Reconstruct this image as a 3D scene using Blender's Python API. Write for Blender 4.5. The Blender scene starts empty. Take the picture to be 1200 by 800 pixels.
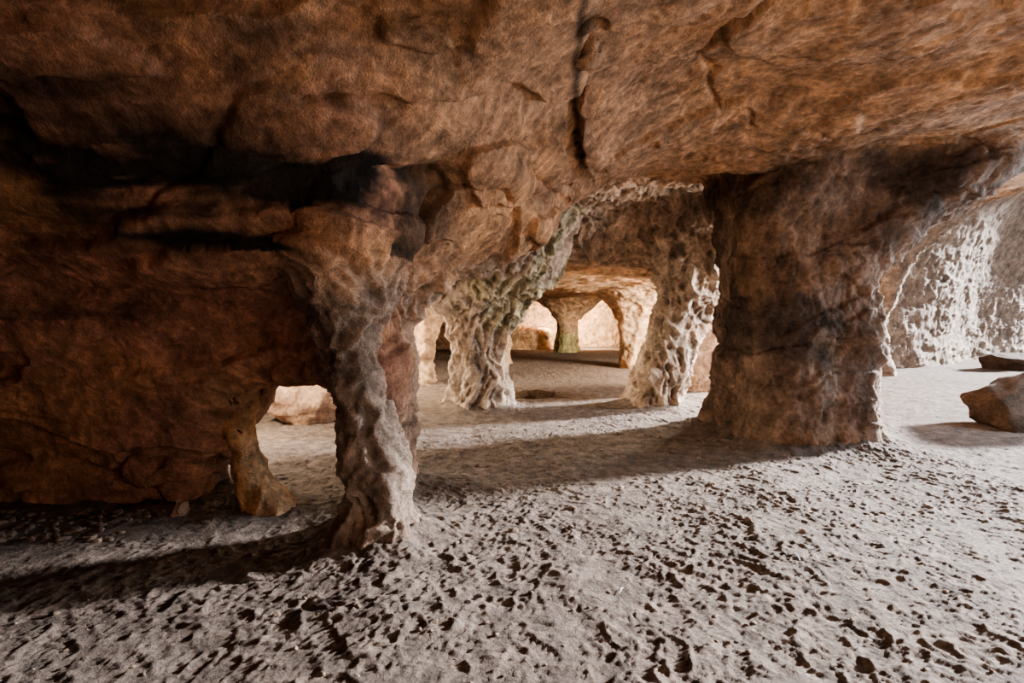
import bpy, math, random
import numpy as np
from mathutils import Vector
rng=np.random.RandomState(7); random.seed(7)
TAB=rng.rand(65536).astype(np.float32)
def vn(x,y,z,seed=0):
    # rotate the lattice so that its axes never line up with the cave
    x,y,z=(.80*x+.36*y-.48*z, -.60*x+.48*y-.64*z, .80*y+.60*z)
    ix=np.floor(x).astype(np.int64);iy=np.floor(y).astype(np.int64);iz=np.floor(z).astype(np.int64)
    fx=x-ix;fy=y-iy;fz=z-iz
    fx=fx*fx*(3-2*fx);fy=fy*fy*(3-2*fy);fz=fz*fz*(3-2*fz)
    def H(a,b,c): return TAB[((a*73856093)^(b*19349663)^(c*83492791)^(seed*9176))&0xFFFF]
    r=0
    for dx in (0,1):
        for dy in (0,1):
            for dz in (0,1):
                w=(fx if dx else 1-fx)*(fy if dy else 1-fy)*(fz if dz else 1-fz)
                r=r+w*H(ix+dx,iy+dy,iz+dz)
    return r
def fbm(x,y,z,o=3,seed=0):
    s=0;a=.5;t=0
    for i in range(o):
        s=s+a*vn(x,y,z,seed+i);t+=a;a*=.5;x,y,z=(x*1.6-y*1.2+11,x*1.2+y*1.6+5,z*2.03+7)
    return s/t
def sstep(a,b,v):
    t=np.clip((v-a)/(b-a),0,1);return t*t*(3-2*t)
def polydist(pts,x,y):
    best=np.full(np.broadcast(x,y).shape,1e9);side=np.zeros_like(best)
    for (ax,ay),(bx,by) in zip(pts[:-1],pts[1:]):
        dx,dy=bx-ax,by-ay;t=np.clip(((x-ax)*dx+(y-ay)*dy)/(dx*dx+dy*dy),0,1)
        ex=x-ax-t*dx;ey=y-ay-t*dy;d=np.sqrt(ex*ex+ey*ey)
        s=np.sign(dx*(y-ay)-dy*(x-ax));m=d<best
        best=np.where(m,d,best);side=np.where(m,s,side)
    return best,side
# ---------------- ceiling height field ----------------
C=np.array([(-5,0,2.7),(-2.5,0,2.8),(0,0,3.2),(3,0,3.4),(8,0,3.5),(-5,-2,2.7),(0,-2,3.2),(8,-2,3.5),
(-2.3,2.2,2.76),(-2.96,2.8,2.36),(-1.7,2.4,2.66),(-2.05,2.9,2.16),(-1.06,3.0,2.22),(-.92,2.6,2.72),(-4.5,3,2.3),
(-.6,3.5,2.27),(-.7,4.1,2.0),(0,3.2,3.02),(0,2.5,3.15),(0,4,2.7),(0,4.8,2.22),(.46,5.2,2.76),(-1,4.7,1.9),
(1.3,5.9,3.33),(1,4,3.33),(1.5,3,3.4),(3,3,3.4),(3,5,3.4),(6,4,3.45),(2.5,6.5,3.5),(5,7,3.5),(7,8,3.5),(10,5,3.5),
(.7,7,3.2),(.1,5.9,2.75),(-.3,6.4,2.6),(-.9,7,2.1),(-2,7,1.9),(-4,6,1.9),(-3,5,1.85),(-7,4,2.2),(2,7.3,3.45),(3.5,7.3,3.5),(0,8.5,2.6),(3,9,3.4),(8,10,3.5)],float)
def tpsk(r2): return .5*r2*np.log(r2+1e-9)
n=len(C);K=tpsk(((C[:,None,:2]-C[None,:,:2])**2).sum(-1))+np.eye(n)*.01
Pm=np.c_[np.ones(n),C[:,:2]];A=np.block([[K,Pm],[Pm.T,np.zeros((3,3))]])
W=np.linalg.solve(A,np.r_[C[:,2],0,0,0])
CR=[(.33,1.2),(.35,2.87),(.42,3.7),(.55,4.3),(.78,4.9),(1.16,5.5),(1.87,5.95),(2.7,5.8)]
SO=[(-6,2.3),(-2.9,2.55),(-1.9,2.6),(-1.0,2.85),(-.2,3.7),(.25,4.5),(.9,5.4)]
def crackd(x,y):
    wx=x+.14*(vn(x*2,y*2,x*0,3)-.5)+.06*(vn(x*6,y*6,x*0,13)-.5);wy=y+.09*(vn(x*2,y*2,x*0,4)-.5)
    return polydist(CR,wx,wy)
def hgt(x,y):
    h=W[n]+W[n+1]*x+W[n+2]*y
    for i in range(n):
        h=h+W[i]*tpsk((x-C[i,0])**2+(y-C[i,1])**2)
    h=np.clip(h,1.75,3.6)
    s=sstep(7.75,8.35,y)*(1-sstep(5.0,7.0,x))
    h=h*(1-s)+s*(2.4+.25*fbm(x*.5,y*.5,x*0,2,5))
    r=sstep(6,8,x);h=h*(1-r)+3.5*r
    h=h+.25*np.maximum(0,x-7.5)
    d,sd=crackd(x,y)
    h=h+np.exp(-(d/.035)**2)*.09 - (.07+.10*sstep(3.5,5,y))*np.where(sd<0,1,0)*np.exp(-(d/1.2)**2)*sstep(.0,.03,d)
    d,sd=polydist(SO,x+.1*(vn(x*1.3,y*1.3,x*0,8)-.5),y+.25*(vn(x*1.3,y*1.3,x*0,9)-.5))
    h=h+np.exp(-(d/.08)**2)*.16*(x<.6) - .15*np.where(sd>0,1,0)*np.exp(-(d/.6)**2)
    return np.minimum(h,8.3)
# ---------------- columns ----------------
COL=[
 dict(n='rock_pillar',cy=3.25,z=[-.3,-.05,.1,.23,.46,.79,1.02,1.25,1.47,1.64,2.0,2.6],cx=[-.93,-.93,-.925,-.92,-.90,-.976,-1.04,-1.09,-1.13,-1.10,-1.05,-1.0],
   r=[.37,.32,.255,.21,.195,.15,.13,.15,.22,.29,.36,.36],sy=1.1,k=.10,pw=2,rough=.85,pale=.55),
 dict(n='rock_pillar',cy=4.3,z=[-.3,0,.6,1.3,1.6,1.84,2.2,2.6],cx=[-1.05,-1.05,-1.1,-1.12,-1.05,-.92,-.8,-.6],r=[.26,.19,.12,.13,.2,.32,.5,.7],sy=1.5,k=.15,pw=2,rough=1,pale=1),
 dict(n='rock_pillar',cy=8.3,z=[-.3,0,.55,.99,1.43,1.87,2.3,3],cx=[-.57,-.57,-.56,-.62,-.6,-.6,-.5,-.4],r=[.65,.54,.42,.40,.55,.85,1.2,1.5],sy=.9,k=.2,pw=2,rough=.9,pale=1),
 dict(n='rock_pillar',cy=8.5,z=[-.3,0,.67,1.27,1.87,2.4,3.2],cx=[2.5,2.5,2.65,2.85,3.05,3.15,3.2],r=[.55,.47,.42,.38,.46,.65,1.0],sy=1.1,k=.12,pw=2,rough=.85,pale=.9),
 dict(n='rock_pillar',cy=6.35,z=[-.3,0,.25,.6,1.3,1.95,2.35,2.85,3.4,3.8],cx=[3.75,3.75,3.70,3.67,3.62,3.60,3.76,4.12,4.52,4.62],r=[1.10,1.0,.92,.86,.81,.76,.92,1.28,1.68,1.88],ry=[.85,.78,.75,.7,.68,.7,.75,.85,1.0,1.1],k=.08,pw=4.2,rough=.2,pale=.0),
 dict(n='rock_pillar',cy=11.3,z=[-.3,0,.6,1.2,1.8,2.4],cx=[-2.2,-2.2,-2.2,-2.15,-2.1,-2.1],r=[.5,.42,.32,.33,.55,1.0],sy=1,k=.25,pw=2,rough=.6,pale=.3),
 dict(n='rock_pillar',cy=15.5,z=[-.3,0,.6,1.5,2.0,2.5],cx=[3.95]*6,r=[.6,.5,.45,.45,.75,1.3],sy=1,k=.3,pw=2.5,rough=.4,pale=.1),
 dict(n='rock_pillar',cy=23,z=[-.3,0,.6,1.5,2.0,2.5],cx=[2.6]*6,r=[.7,.6,.5,.5,.9,1.6],sy=1,k=.3,pw=2,rough=.4,pale=.2,green=1),
 dict(n='rock_pillar',cy=17,z=[-.3,0,.6,1.5,2.0,2.5],cx=[-.35]*6,r=[.4,.3,.22,.25,.5,1.0],sy=1,k=.3,pw=2,rough=.4,pale=.2),
 dict(n='rock_pillar',cy=19,z=[-.3,0,.6,1.5,2.0,2.5],cx=[6.6]*6,r=[.8,.7,.6,.6,.9,1.5],sy=1,k=.3,pw=2,rough=.4,pale=.2),
 dict(n='rock_pillar',cy=13.6,z=[-.3,0,.6,1.5,2.4,3.2,4.2],cx=[9.6]*7,r=[.8,.7,.6,.6,.75,1.1,2.0],sy=1.4,k=.3,pw=2.5,rough=.5,pale=.1),
 dict(n='low_rock_block',cy=10.6,z=[-.3,0,.6,1.5],cx=[4.15]*4,r=[.62,.58,.52,.48],sy=.9,k=.08,pw=4,top=1.38,rough=.3,pale=.1),
 # thin eroded spur standing at the edge of the low opening (part of the left wall)
 dict(n='wall_left_spur',cy=3.85,z=[-.3,0,.1,.32,.5,.63,.8,.95],cx=[-1.94,-1.96,-2.01,-2.12,-2.13,-2.17,-2.11,-2.13],r=[.24,.17,.12,.085,.07,.055,.045,.03],sy=.8,k=.04,pw=2,top=1.0,rough=.9,pale=.3),
]
def coldist(c,x,y,z):
    z0=np.asarray(z)
    cx=np.interp(z0,c['z'],c['cx']);rx=np.interp(z0,c['z'],c['r'])
    ry=np.interp(z0,c['z'],c['ry']) if 'ry' in c else rx*c['sy']
    u=x-cx;v=y-c['cy'];a=np.arctan2(v,u);s=c['cy']*3
    rm=1+.07*np.sin(3*a+s+z0*1.3)+.05*np.sin(5*a+2*s-z0*2)
    p=c['pw'];q=(np.abs(u/(rx*rm))**p+np.abs(v/(ry*rm))**p)**(1/p)
    d=(q-1)*np.minimum(rx,ry)
    if 'top' in c: d=np.maximum(d,z0-c['top'])
    return d
def smin(a,b,k):
    hh=np.clip(.5+.5*(b-a)/k,0,1);return b*(1-hh)+a*hh-k*hh*(1-hh)
def smax(a,b,k): return -smin(-a,-b,k)
def walls(x,y,z):
    wob=.25*np.sin(x*.9+1)+.1*np.sin(x*2.3)
    f=4.05+.12*wob-.12*z-.13*z*z-y
    w=smax(smax(f,y-4.5-.1*z,.2),x+1.0+0*z,.3)
    hole=(np.sqrt(((x+1.84-.15*z)/.88)**2+(np.maximum(z,0)/1.2)**2)-1)*.6
    wl=smax(w,-hole,.08)
    side=np.where(y<6,x+5.6,x+4.9)+.3*np.sin(y*.7)-.25*np.maximum(z-.5,0)
    wl=smin(wl,side,.3)
    nn=math.sqrt(1+.36)
    wr=(14.3+.6*(x-11)-y-.05*z*z)/nn + .35*np.sin(x*.8)*.5
    wr=smax(wr,8.6-x+0*z,.4)
    wb=smin(28.0-y-.05*z*z+.3*np.sin(x),smax(smax(24.8-y,z-1.05,.1),x-2.0,.1),.1)
    # unseen rock wall added behind the camera to darken the chamber
    bk=y+1.2+.15*z+.2*np.sin(x*1.3)
    wb=smin(wb,smax(bk,x-5.0,.3),.1)
    return wl,wr,wb
def axis(segs):
    out=[segs[0][0]]
    for a,b,s0,s1 in segs:
        L=b-a;m=max(2,int(round(L/((s0+s1)/2))));t=np.arange(1,m+1)/m
        pos=s0*t+(s1-s0)*t*t/2;pos/=pos[-1];out+=list(a+L*pos)
    return np.array(out)
X=axis([(-7,-3.2,.12,.04),(-3.2,1.5,.034,.034),(1.5,6.5,.04,.05),(6.5,27,.06,.18)])
Y=axis([(-1.8,2.0,.14,.04),(2.0,5,.034,.034),(5,9.5,.038,.05),(9.5,30.5,.06,.18)])
Z=axis([(-.25,3.7,.036,.036),(3.7,8.6,.05,.18)])
h2=hgt(X[:,None],Y[None,:]).astype(np.float32)
F=np.empty((len(X),len(Y),len(Z)),np.float32)
gx,gy=np.gradient(h2,X,Y);sl=1/np.sqrt(1+np.minimum(gx**2+gy**2,4))
F[:]=(h2[:,:,None]-Z[None,None,:])*sl[:,:,None]
x3=X[:,None,None].astype(np.float32);y3=Y[None,:,None].astype(np.float32);z3=Z[None,None,:].astype(np.float32)
wl,wr,wb=walls(x3,y3,z3)
F=smin(F,wl,.35).astype(np.float32);F=smin(F,wr,.8).astype(np.float32);F=smin(F,wb,.4).astype(np.float32)
del wl,wr,wb
for c in COL:
    R=max(c['r'])*1.5+.5;Ry=max(c.get('ry',[max(c['r'])*c.get('sy',1)]))*1.5+.5
    i0,i1=np.searchsorted(X,[min(c['cx'])-R,max(c['cx'])+R]);j0,j1=np.searchsorted(Y,[c['cy']-Ry,c['cy']+Ry])
    F[i0:i1,j0:j1,:]=smin(F[i0:i1,j0:j1,:],coldist(c,x3[i0:i1],y3[:,j0:j1],z3),c['k'])
# ---------------- surface nets ----------------
S=F<0
cnt=np.zeros(tuple(s-1 for s in F.shape),np.int8)
for a in (0,1):
    for b in (0,1):
        for c_ in (0,1):
            cnt+=S[a:a+cnt.shape[0],b:b+cnt.shape[1],c_:c_+cnt.shape[2]]
act=(cnt>0)&(cnt<8);I,J,Kk=np.nonzero(act);N=len(I)
idx=np.full(cnt.shape,-1,np.int32);idx[I,J,Kk]=np.arange(N)
cor={(a,b,c_):F[I+a,J+b,Kk+c_] for a in (0,1) for b in (0,1) for c_ in (0,1)}
acc=np.zeros((N,3));num=np.zeros(N)
for ax in range(3):
    for p in (0,1):
        for q in (0,1):
            o=[0,0,0];oth=[k for k in range(3) if k!=ax];o[oth[0]]=p;o[oth[1]]=q
            o2=o.copy();o2[ax]=1
            A0=cor[tuple(o)];B0=cor[tuple(o2)];m=(A0<0)!=(B0<0)
            t=np.where(m,A0/np.where(m,A0-B0,1),0)
            for k in range(3): acc[:,k]+=m*(o[k] if k!=ax else t)
            num+=m
acc/=num[:,None]
V=np.empty((N,3))
V[:,0]=np.interp(I+acc[:,0],np.arange(len(X)),X);V[:,1]=np.interp(J+acc[:,1],np.arange(len(Y)),Y);V[:,2]=np.interp(Kk+acc[:,2],np.arange(len(Z)),Z)
faces=[]
def addf(i,j,k,ax,sg):
    u=(ax+1)%3;v=(ax+2)%3
    def cell(du,dv):
        a=[i,j,k];a[u]=a[u]+du;a[v]=a[v]+dv
        return idx[a[0],a[1],a[2]]
    q=np.stack([cell(-1,-1),cell(0,-1),cell(0,0),cell(-1,0)],1)
    q[~sg]=q[~sg][:,::-1];faces.append(q)
for ax in range(3):
    sl0=[slice(1,-1)]*3;sl1=[slice(1,-1)]*3
    sl0[ax]=slice(0,-1);sl1[ax]=slice(1,None)
    a=S[tuple(sl0)];b=S[tuple(sl1)]
    i,j,k=np.nonzero(a!=b);sg=a[i,j,k]
    off=[1,1,1];off[ax]=0
    addf(i+off[0],j+off[1],k+off[2],ax,sg)
Q=np.concatenate(faces);Q=Q[(Q>=0).all(1)]
del F,S,cnt,act,idx,cor
def vnorm(V,Q):
    nf=np.cross(V[Q[:,2]]-V[Q[:,0]],V[Q[:,3]]-V[Q[:,1]])
    vnm=np.zeros_like(V)
    for c_ in range(4):
        for k in range(3): vnm[:,k]+=np.bincount(Q[:,c_],nf[:,k],len(V))
    return vnm/(np.linalg.norm(vnm,axis=1)[:,None]+1e-12)
for it in range(2):
    s=np.zeros_like(V);w=np.zeros(N)
    for a in range(4):
        b=(a+1)%4
        for p,q in ((a,b),(b,a)):
            w+=np.bincount(Q[:,p],minlength=N)
            for k in range(3): s[:,k]+=np.bincount(Q[:,p],V[Q[:,q],k],N)
    V=V*.5+.5*s/np.maximum(w,1)[:,None]
# refine the surfaces of the near chambers (one level)
fc=V[Q].mean(1)
sub=(fc[:,1]>1.4)&(fc[:,1]<8.9)&(np.abs(fc[:,0])<1.25*fc[:,1]+.6)&(fc[:,0]<6.5)&(fc[:,2]>-.1)
E=np.stack([Q,np.roll(Q,-1,axis=1)],-1);E.sort(-1)
key=E[...,0].astype(np.int64)*N+E[...,1]
ku,kinv=np.unique(key[sub].ravel(),return_inverse=True);kinv=kinv.reshape(-1,4)
bord=np.isin(ku,np.unique(key[~sub].ravel()))
ea=(ku//N).astype(np.int64);eb=(ku%N).astype(np.int64)
Qs=Q[sub];mids=(V[ea]+V[eb])/2;cen=V[Qs].mean(1)
mi=N+kinv;ci=N+len(ku)+np.arange(len(Qs))
newQ=[np.stack([Qs[:,a],mi[:,a],ci,mi[:,(a+3)%4]],1) for a in range(4)]
Q=np.concatenate([Q[~sub]]+newQ).astype(np.int64);V=np.concatenate([V,mids,cen]);N0=N;N=len(V)
print('verts',N,'quads',len(Q))
NR=vnorm(V,Q)
x,y,z=V.T
hh=hgt(x,y)
dist=[hh-z+.12]
wl,wr,wb=walls(x,y,z);dist+=[wl,wr,wb]
for i,c in enumerate(COL):
    d=coldist(c,x,y,z)
    if i<2: d=d+.8*np.maximum(0,z-1.72)
    if i==4: d=d+.5*np.maximum(0,z-3.2)
    dist.append(d)
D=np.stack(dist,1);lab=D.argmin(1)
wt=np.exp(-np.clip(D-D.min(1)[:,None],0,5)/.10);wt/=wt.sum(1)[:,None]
rough=wt[:,0]*.06+wt[:,1]*.05+wt[:,2]*.33+wt[:,3]*.4
pale=np.zeros(N)+wt[:,2]*.2;green=np.zeros(N)
for i,c in enumerate(COL):
    rough+=wt[:,4+i]*c['rough'];pale+=wt[:,4+i]*c['pale'];green+=wt[:,4+i]*c.get('green',0)
# weathered, scalloped zone: the band of rock between the front pillar and the lintel
nz=.25*(vn(x*2,y*2,z*2,33)-.5)
zone=sstep(-.1,.25,(y+nz)-(4.75+x*.95))*sstep(3.9,4.2,y+nz)*sstep(-3.5,-1.5,x)*(1-sstep(8.6,9.5,y))*(1-sstep(1.6,2.6,x)*(y<7))
zone=np.maximum(zone,sstep(6.6,7.2,y)*(1-sstep(8.6,9.5,y))*(1-sstep(3.6,4.4,x))*sstep(-3.5,-1.5,x)*.8)
front=sstep(.1,-.25,(y+nz)-(4.75+x*.95))*(y<6)*sstep(1.75,2.0,z)*(x<1.5)
rough=rough*(1-.9*front);pale=pale*(1-front)
rough=np.maximum(rough,zone*.8*(1-wt[:,8]));pale=np.maximum(pale,zone*.75*(1-wt[:,8]))
edge=wt[:,8]*np.clip(NR[:,0],0,1);rough=np.maximum(rough,edge*1.0);pale=np.maximum(pale,edge*.6)
wxx=x+.20*(fbm(x*3,y*3,z*3,2,20)-.5);wyy=y+.20*(fbm(x*3,y*3,z*3,2,25)-.5);wzz=z+.25*(fbm(x*3,y*3,z*3,2,30)-.5)
def ridge(f,sz,seed): 
    return 1-np.abs(2*vn(wxx*f,wyy*f,wzz*f*sz,seed)-1)
r1=ridge(4.6,.42,40);r2=ridge(10,.45,50);r3=ridge(20,.6,60);r4=ridge(40,.9,65)
pits=sstep(.64,.82,vn(wxx*13,wyy*13,wzz*7,77))
big=fbm(x*.9,y*.9,z*.9,3,70)-.5
p1w=wt[:,4]
tiny=np.where(lab==16,.5,1)
smooth=1-np.clip(rough,0,1)
disp=(.14*big*(1-.8*p1w)*np.where(lab==16,.1,1)
      + rough*tiny*((.11-.07*p1w)*(r1**3-.35)+(.060-.012*p1w)*(r2**2.5-.35)+.034*(r3-.5)+.016*(r4-.5)-.035*pits)
      +smooth*(.05*(fbm(x*1.5,y*1.5,z*4,3,80)-.5)+.010*(r2-.5)*fbm(x,y,z,2,90)+.009*(r3-.5)+.006*(r4-.5)))
sl=np.abs(2*vn(x*.7,y*.7,z*5+fbm(x,y,z,2,95)*3,99)-1)
disp=disp+smooth*.05*(sl**.6-.6)
ck=np.abs(2*vn(wxx*.7,wyy*.7,wzz*1.9,170)-1);ckm=sstep(.45,.6,fbm(x*.6,y*.6,z,2,175))
disp=disp-smooth*.05*np.exp(-(ck/.03)**2)*ckm
lg=vn(wxx*.6+5,wyy*1.5,wzz*3.0,171);lf=(x<.4)*1.0
disp=disp+smooth*(.045+.025*lf)*(sstep(.5,.515,lg)+sstep(.68,.695,lg)+lf*sstep(.33,.345,lg))
V=V+NR*disp[:,None]
bm_=np.nonzero(bord)[0];V[N0+bm_]=(V[ea[bm_]]+V[eb[bm_]])/2
NR=vnorm(V,Q)
x,y,z=V.T
def col(*c): return np.array(c)[None,:]
A=np.tile(col(.46,.275,.165),(N,1));
def mixc(A,c,w): w=np.clip(w,0,1)[:,None];return A*(1-w)+col(*c)*w
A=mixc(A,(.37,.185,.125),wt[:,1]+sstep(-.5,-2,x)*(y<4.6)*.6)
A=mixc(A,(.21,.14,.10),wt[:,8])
A=mixc(A,(.50,.33,.20),sstep(9,12,y)*(1-wt[:,2])*sstep(8.5,7,x))
A=mixc(A,(.34,.285,.235),sstep(9,12,y)*sstep(7,8.5,x)*.8)
A=mixc(A,(.42,.34,.27),pale*(.6+.5*fbm(x*2,y*2,z*2,2,101)))
A=mixc(A,(.30,.25,.215),wt[:,4]*.6*sstep(1.9,1.6,z))
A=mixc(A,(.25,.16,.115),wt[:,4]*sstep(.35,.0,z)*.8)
A=mixc(A,(.66,.42,.23),wt[:,16]*.95)
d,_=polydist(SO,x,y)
soot_crackshade=np.exp(-(d/.30)**2)*sstep(.30,.50,fbm(x*.8,y*4.5,z*5,4,110))*(z>1.9)*sstep(-.1,-1.0,x)*1.25*(1-pale)
soot_crackshade+=.55*sstep(.50,.70,fbm(x*.6+4,y*2.6,z*5,4,120))*(1-pale)*(y<7)*(lab<2)*(z>1.5)*sstep(.3,-.5,x)
soot_crackshade+=wt[:,8]*.75*sstep(.42,.58,fbm(x*1.6,y*1.6,z*1.3,4,130))*sstep(.3,1.4,z)
d,_=crackd(x,y);soot_crackshade+=.9*np.exp(-(d/.03)**2)*(z>2.8)  # shade inside the ceiling crack, put into the colour as a dark line
A=mixc(A,(.032,.025,.02),soot_crackshade)
og=sstep(.5,.7,fbm(x*1.2+9,y*1.2,z*1.5,4,140))*.5*(1-pale)*(x<7)*(1-.6*wt[:,8]);A=mixc(A,(.60,.33,.165),og)
A=mixc(A,(.34,.42,.17),green*.5*(z<.9)*sstep(.4,.5,fbm(x*1.5,y*1.5,z,2,150))+.2*sstep(.55,.7,fbm(x*1.5,y*1.5,z*1.5,2,150))*(lab==6)*(z>1.3))
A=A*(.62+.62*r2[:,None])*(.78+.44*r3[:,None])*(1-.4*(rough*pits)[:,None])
# ---------------- materials ----------------
def newmat(nm):
    m=bpy.data.materials.new(nm);m.use_nodes=True;nt=m.node_tree;b=nt.nodes['Principled BSDF']
    b.inputs['Roughness'].default_value=.93
    b.inputs['Specular IOR Level'].default_value=.2
    return m,nt,b
def noise(nt,v,sc,det=5,ro=.6,dist=0):
    q=nt.nodes.new('ShaderNodeTexNoise');q.inputs['Scale'].default_value=sc;q.inputs['Detail'].default_value=det
    q.inputs['Roughness'].default_value=ro;q.inputs['Distortion'].default_value=dist;nt.links.new(v,q.inputs['Vector']);return q.outputs['Fac']
def math_(nt,op,a,b):
    q=nt.nodes.new('ShaderNodeMath');q.operation=op
    for i,v in enumerate((a,b)):
        if isinstance(v,(int,float)): q.inputs[i].default_value=v
        else: nt.links.new(v,q.inputs[i])
    return q.outputs[0]
def rockmat(nm,attr=True,colr=(.4,.3,.2),bs=1.0,vs=1):
    m,nt,b=newmat(nm);L=nt.links
    tc=nt.nodes.new('ShaderNodeTexCoord').outputs['Object']
    n1=noise(nt,tc,3*vs,8,.65,.3);n2=noise(nt,tc,22*vs,6,.7);n3=noise(nt,tc,90*vs,4,.7)
    k=math_(nt,'ADD',math_(nt,'MULTIPLY',n1,1.0),math_(nt,'MULTIPLY',n2,.7))
    k=math_(nt,'ADD',k,math_(nt,'MULTIPLY',n3,.3))
    k=math_(nt,'POWER',k,2.8)
    mx=nt.nodes.new('ShaderNodeVectorMath');mx.operation='SCALE'
    if attr:
        at=nt.nodes.new('ShaderNodeAttribute');at.attribute_name='tint';L.new(at.outputs['Color'],mx.inputs[0])
    else: mx.inputs[0].default_value=colr
    L.new(k,mx.inputs['Scale']);L.new(mx.outputs[0],b.inputs['Base Color'])
    ht=math_(nt,'ADD',math_(nt,'MULTIPLY',n1,.8),math_(nt,'MULTIPLY',n2,.6))
    ht=math_(nt,'ADD',ht,math_(nt,'MULTIPLY',n3,.25))
    bp=nt.nodes.new('ShaderNodeBump');bp.inputs['Strength'].default_value=1.0;bp.inputs['Distance'].default_value=.09*bs
    L.new(ht,bp.inputs['Height']);L.new(bp.outputs[0],b.inputs['Normal'])
    return m
MR=rockmat('sandstone')
def mkmesh(nm,V,Q,NRm,colA,mat):
    me=bpy.data.meshes.new(nm);me.vertices.add(len(V));me.vertices.foreach_set('co',V.astype(np.float32).ravel())
    me.loops.add(Q.size);me.loops.foreach_set('vertex_index',Q.astype(np.int32).ravel())
    me.polygons.add(len(Q));me.polygons.foreach_set('loop_start',(np.arange(len(Q))*4).astype(np.int32))
    me.update(calc_edges=True);me.validate()
    me.polygons.foreach_set('use_smooth',np.ones(len(me.polygons),bool))
    if colA is not None:
        ca=me.color_attributes.new('tint','FLOAT_COLOR','POINT')
        ca.data.foreach_set('color',np.c_[np.clip(colA,0,1),np.ones(len(V))].astype(np.float32).ravel())
    if NRm is not None: 
        try: me.normals_split_custom_set_from_vertices(NRm.tolist())
        except Exception as e: print('nrm',e)
    me.materials.append(mat);ob=bpy.data.objects.new(nm,me);bpy.context.scene.collection.objects.link(ob);return ob
flab=lab[Q[:,0]].copy();flab[flab==16]=1
names=['ceiling','wall_left','wall_right','wall_back']+[c['n'] for c in COL]
for l,nm in enumerate(names):
    q=Q[flab==l]
    if len(q)==0: continue
    u,inv=np.unique(q.ravel(),return_inverse=True)
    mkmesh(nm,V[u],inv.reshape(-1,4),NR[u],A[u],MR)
# ---------------- sandy floor ----------------
FX=axis([(-8,-3.2,.12,.02),(-3.2,4.8,.0115,.0115),(4.8,8,.018,.04),(8,32,.06,.5)])
FY=axis([(-3,1.6,.2,.02),(1.6,4.5,.009,.011),(4.5,9,.014,.03),(9,31,.04,.2)])
fx,fy=np.meshgrid(FX,FY,indexing='ij')
o0=fx*0
zf=.09*(fbm(fx*.7,fy*.7,o0,3,200)-.5)+.05*(fbm(fx*2.6,fy*2.6,o0,3,210)-.5)
wx=fx+.12*fbm(fx*8,fy*8,o0,3,220);wy=fy+.12*fbm(fx*8,fy*8,o0+3,3,230)
patch=sstep(.25,.62,fbm(fx*2.2,fy*2.2,o0,2,270))
def rg(f,sd,wx_=wx,wy_=wy): return 1-np.abs(2*vn(wx_*f,wy_*f,o0,sd)-1)
worm=.6*rg(8,240)**6+.8*rg(14,250)**6+.8*rg(22,255)**5+.5*rg(38,257)**4
zf+=(.4+.6*patch)*.0125*worm
zf+=.004*(fbm(fx*24,fy*24,o0,3,260)-.5)
for i in range(1700):
    if i<1150: px=random.uniform(-3.2,5.5);py=random.uniform(1.5,6)
    else: px=random.uniform(-4,9);py=random.uniform(5,12)
    an=random.uniform(0,6.28);Ln=random.uniform(.22,.30)/2;wd=random.uniform(.040,.052);dp=random.uniform(.0015,.005)
    i0,i1=np.searchsorted(FX,[px-.22,px+.22]);j0,j1=np.searchsorted(FY,[py-.22,py+.22])
    a=fx[i0:i1,j0:j1]-px;b=fy[i0:i1,j0:j1]-py
    u=a*math.cos(an)+b*math.sin(an);v=-a*math.sin(an)+b*math.cos(an)
    wv=wd*(1-.28*np.exp(-((u+.02)/.04)**2))
    q=np.sqrt(np.abs(u/Ln)**3+np.abs(v/wv)**2.6+1e-9)
    ins=1-sstep(.75,1.08,q);rim=np.exp(-((q-1.18)/.15)**2)
    tr=.5*np.sin(u*2*math.pi/.035+2*np.abs(v)/.025)*ins
    base=zf[i0:i1,j0:j1]
    if base.size: zf[i0:i1,j0:j1]=base*(1-.45*ins)+.45*ins*base.mean()-dp*ins*(1-tr)+rim*dp*1.1
for c in COL[:6]:
    dd=coldist(c,fx,fy,0.0*fx+.05);zf+=.10*np.exp(-np.clip(dd,0,9)/.18)*(.6+.8*fbm(fx*5,fy*5,o0,2,300))
nX,nY=fx.shape;ids=np.arange(nX*nY).reshape(nX,nY)
FQ=np.stack([ids[:-1,:-1],ids[1:,:-1],ids[1:,1:],ids[:-1,1:]],-1).reshape(-1,4)
MF=rockmat('trampled_sand',False,(.180,.142,.117),.36,2.5)
print('floor',nX,nY)
mkmesh('floor',np.stack([fx.ravel(),fy.ravel(),zf.ravel()],1),FQ,None,None,MF)
def floorz(px,py):
    i=min(np.searchsorted(FX,px),nX-1);j=min(np.searchsorted(FY,py),nY-1);return float(zf[i,j])
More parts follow.
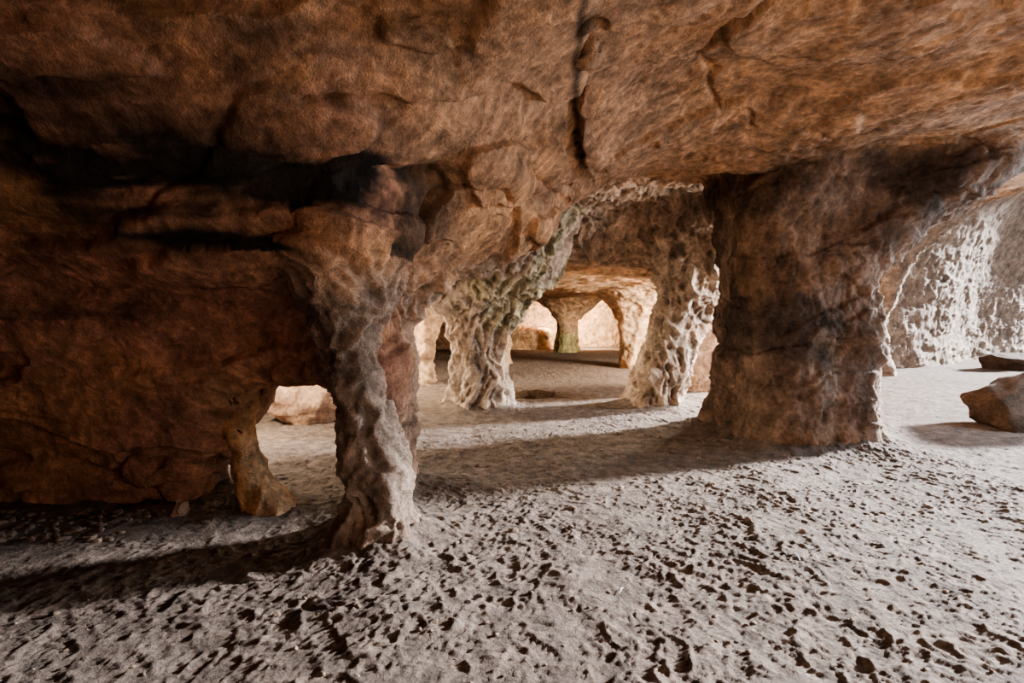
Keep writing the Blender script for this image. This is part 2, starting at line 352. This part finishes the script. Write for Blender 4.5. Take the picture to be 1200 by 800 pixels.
# ---------------- loose rocks ----------------
import bmesh
def rock(nm,loc,scl,rot,mat,seed,amp=.22,flat=0,sub=5):
    bm=bmesh.new();bmesh.ops.create_icosphere(bm,subdivisions=sub,radius=1)
    co=np.array([v.co[:] for v in bm.verts]);r=np.random.RandomState(seed)
    for _ in range(13):
        nv=r.randn(3);nv/=np.linalg.norm(nv);t=r.uniform(.45,.75);dd=co@nv;m=dd>t
        co[m]-=np.outer((dd[m]-t)*.97,nv)
    f=fbm(co[:,0]*1.7+seed,co[:,1]*1.7,co[:,2]*1.7,4,seed)-.5
    f2=1-np.abs(2*vn(co[:,0]*5+seed,co[:,1]*5,co[:,2]*5,seed+9)-1)
    co*= (1+amp*2*f+.06*f2)[:,None]
    co*=np.array(scl)
    for v,c_ in zip(bm.verts,co): v.co=c_
    me=bpy.data.meshes.new(nm);bm.to_mesh(me);bm.free()
    for p in me.polygons:p.use_smooth=True
    me.materials.append(mat);ob=bpy.data.objects.new(nm,me);ob.location=loc;ob.rotation_euler=rot
    bpy.context.scene.collection.objects.link(ob);return ob
MB=rockmat('brown_rock',False,(.15,.10,.068),1.0);MP=rockmat('pale_pink_rock',False,(.56,.37,.26),1.1)
rock('boulder',(-3.1,7.2,.36),(.85,.65,.72),(0,0,.4),MP,3,.3)
rock('boulder',(7.5,6.75,.12),(1.25,.75,.60),(.05,-.25,.3),MB,8,.26)
rock('flat_stone',(.45,9.3,.05),(.66,.32,.17),(0,0,.1),MB,12,.1)
rock('flat_stone',(15.5,14.8,.12),(1.2,.8,.40),(0,0,.1),MB,14,.15)
rock('flat_stone',(-1.5,2.75,.0),(.13,.09,.045),(0,0,.7),MF,15,.1,sub=4)
rock('stone_knob',(-2.55,3.66,.05),(.06,.06,.12),(0,.3,.2),MP,21,.3,sub=4)
MPb=rockmat('pebble_stone',False,(.22,.165,.125),.3)
def scatter(nm,cnt_,xr,yr,sr):
    bm=bmesh.new()
    for i in range(cnt_):
        px=random.uniform(*xr);py=random.uniform(*yr);s=random.uniform(*sr)*random.choice([.6,.8,1,1.2])
        g=bmesh.ops.create_icosphere(bm,subdivisions=2,radius=s)
        for v in g['verts']:
            k=1+.35*math.sin(v.co.x*2.6/s+i)*math.cos(v.co.y*2.2/s+i*2)
            v.co=Vector((v.co.x*k*1.25+px,v.co.y*k+py,v.co.z*.7*k+floorz(px,py)+s*.2))
    me=bpy.data.meshes.new(nm);bm.to_mesh(me);bm.free();me.materials.append(MPb)
    for p in me.polygons:p.use_smooth=True
    bpy.context.scene.collection.objects.link(bpy.data.objects.new(nm,me))
scatter('pebbles',130,(-3,5),(1.8,2.6),(.006,.014))
scatter('pebbles',170,(-4.2,-2.7),(3.2,3.75),(.010,.030))
scatter('pebbles',70,(-.5,2.3),(3.0,7.0),(.012,.026))
ms_,nt,b=newmat('dry_straw');b.inputs['Base Color'].default_value=(.75,.8,.85,1)
cu=bpy.data.curves.new('straw_litter','CURVE');cu.dimensions='3D';cu.bevel_depth=.0025
for (px,py,an,ln) in [(1.76,2.92,1.3,.1),(2.3,2.98,1.9,.13),(3.2,2.5,.3,.1),(.6,2.6,.8,.06)]:
    sp=cu.splines.new('POLY');sp.points.add(4)
    for k in range(5):
        t=k/4-.5;a=px+math.cos(an)*ln*t;c_=py+math.sin(an)*ln*t+.01*math.sin(t*6)
        sp.points[k].co=(a,c_,floorz(a,c_)+.008+.004*math.cos(t*3),1)
ob=bpy.data.objects.new('straw_litter',cu);cu.materials.append(ms_);bpy.context.scene.collection.objects.link(ob)
# ---------------- light ----------------
def light(nm,tp,loc,dirv,e,colr,sx=1,sy=1,ang=0):
    l=bpy.data.lights.new(nm,tp);l.energy=e;l.color=colr
    if tp=='AREA': l.shape='RECTANGLE';l.size=sx;l.size_y=sy
    if tp=='SUN': l.angle=ang
    o=bpy.data.objects.new(nm,l);o.location=loc;o.rotation_euler=Vector(dirv).to_track_quat('-Z','Y').to_euler()
    bpy.context.scene.collection.objects.link(o);return o
light('sun','SUN',(30,10,8),(-1,-.37,-.30),27,(.97,.97,1),ang=math.radians(5))
light('mouth_daylight','AREA',(9.8,5.5,2.7),(-1,-.25,-.25),360,(.62,.80,1),3,1.4)
light('added_warm_fill','AREA',(3.6,-.7,1.0),(-1,.8,.45),80,(1,.78,.58),2.5,1.0)  # added fill behind the camera, lifts the left wall; no real source
light('added_rear_fill','AREA',(3.2,24.3,1.7),(.3,1,0),650,(1,.82,.62),3,1)  # added lamp turned to the far wall for a warm glow
light('hidden_fill','AREA',(-3.9,9.7,1.6),(1,.15,-.45),330,(1,.84,.62),1.2,.8)  # added lamp, hidden by the front pillar, warms the rear chamber
light('hidden_fill','AREA',(7.2,11.5,2.2),(-1,.5,-.35),1300,(1,.87,.70),2,1)  # added lamp behind the right pillar, brightens the middle floor
light('hidden_fill','AREA',(-3.75,5.9,1.35),(1,.1,-.6),110,(1,.84,.65),.8,.5)  # added lamp, hidden by the left wall, lights behind the low opening
light('hidden_fill','AREA',(5.2,7.5,2.0),(-1,-.05,.05),190,(1,.97,.96),.8,.9)  # added lamp out of sight behind the right pillar, rakes the lintel
w=bpy.data.worlds.new('sky');bpy.context.scene.world=w;w.use_nodes=True
bg=w.node_tree.nodes['Background'];bg.inputs[0].default_value=(.66,.81,1,1);bg.inputs[1].default_value=1.0
cd=bpy.data.cameras.new('camera');cd.lens=17.0;cd.sensor_width=36;cd.clip_end=200
co=bpy.data.objects.new('camera',cd);co.location=(0,0,1.5);co.rotation_euler=(math.radians(87.5),0,0)
bpy.context.scene.collection.objects.link(co);bpy.context.scene.camera=co
try:
    vs=bpy.context.scene.view_settings;vs.view_transform='AgX';vs.look='AgX - Medium High Contrast';vs.exposure=.5
except Exception as ex: print(ex)
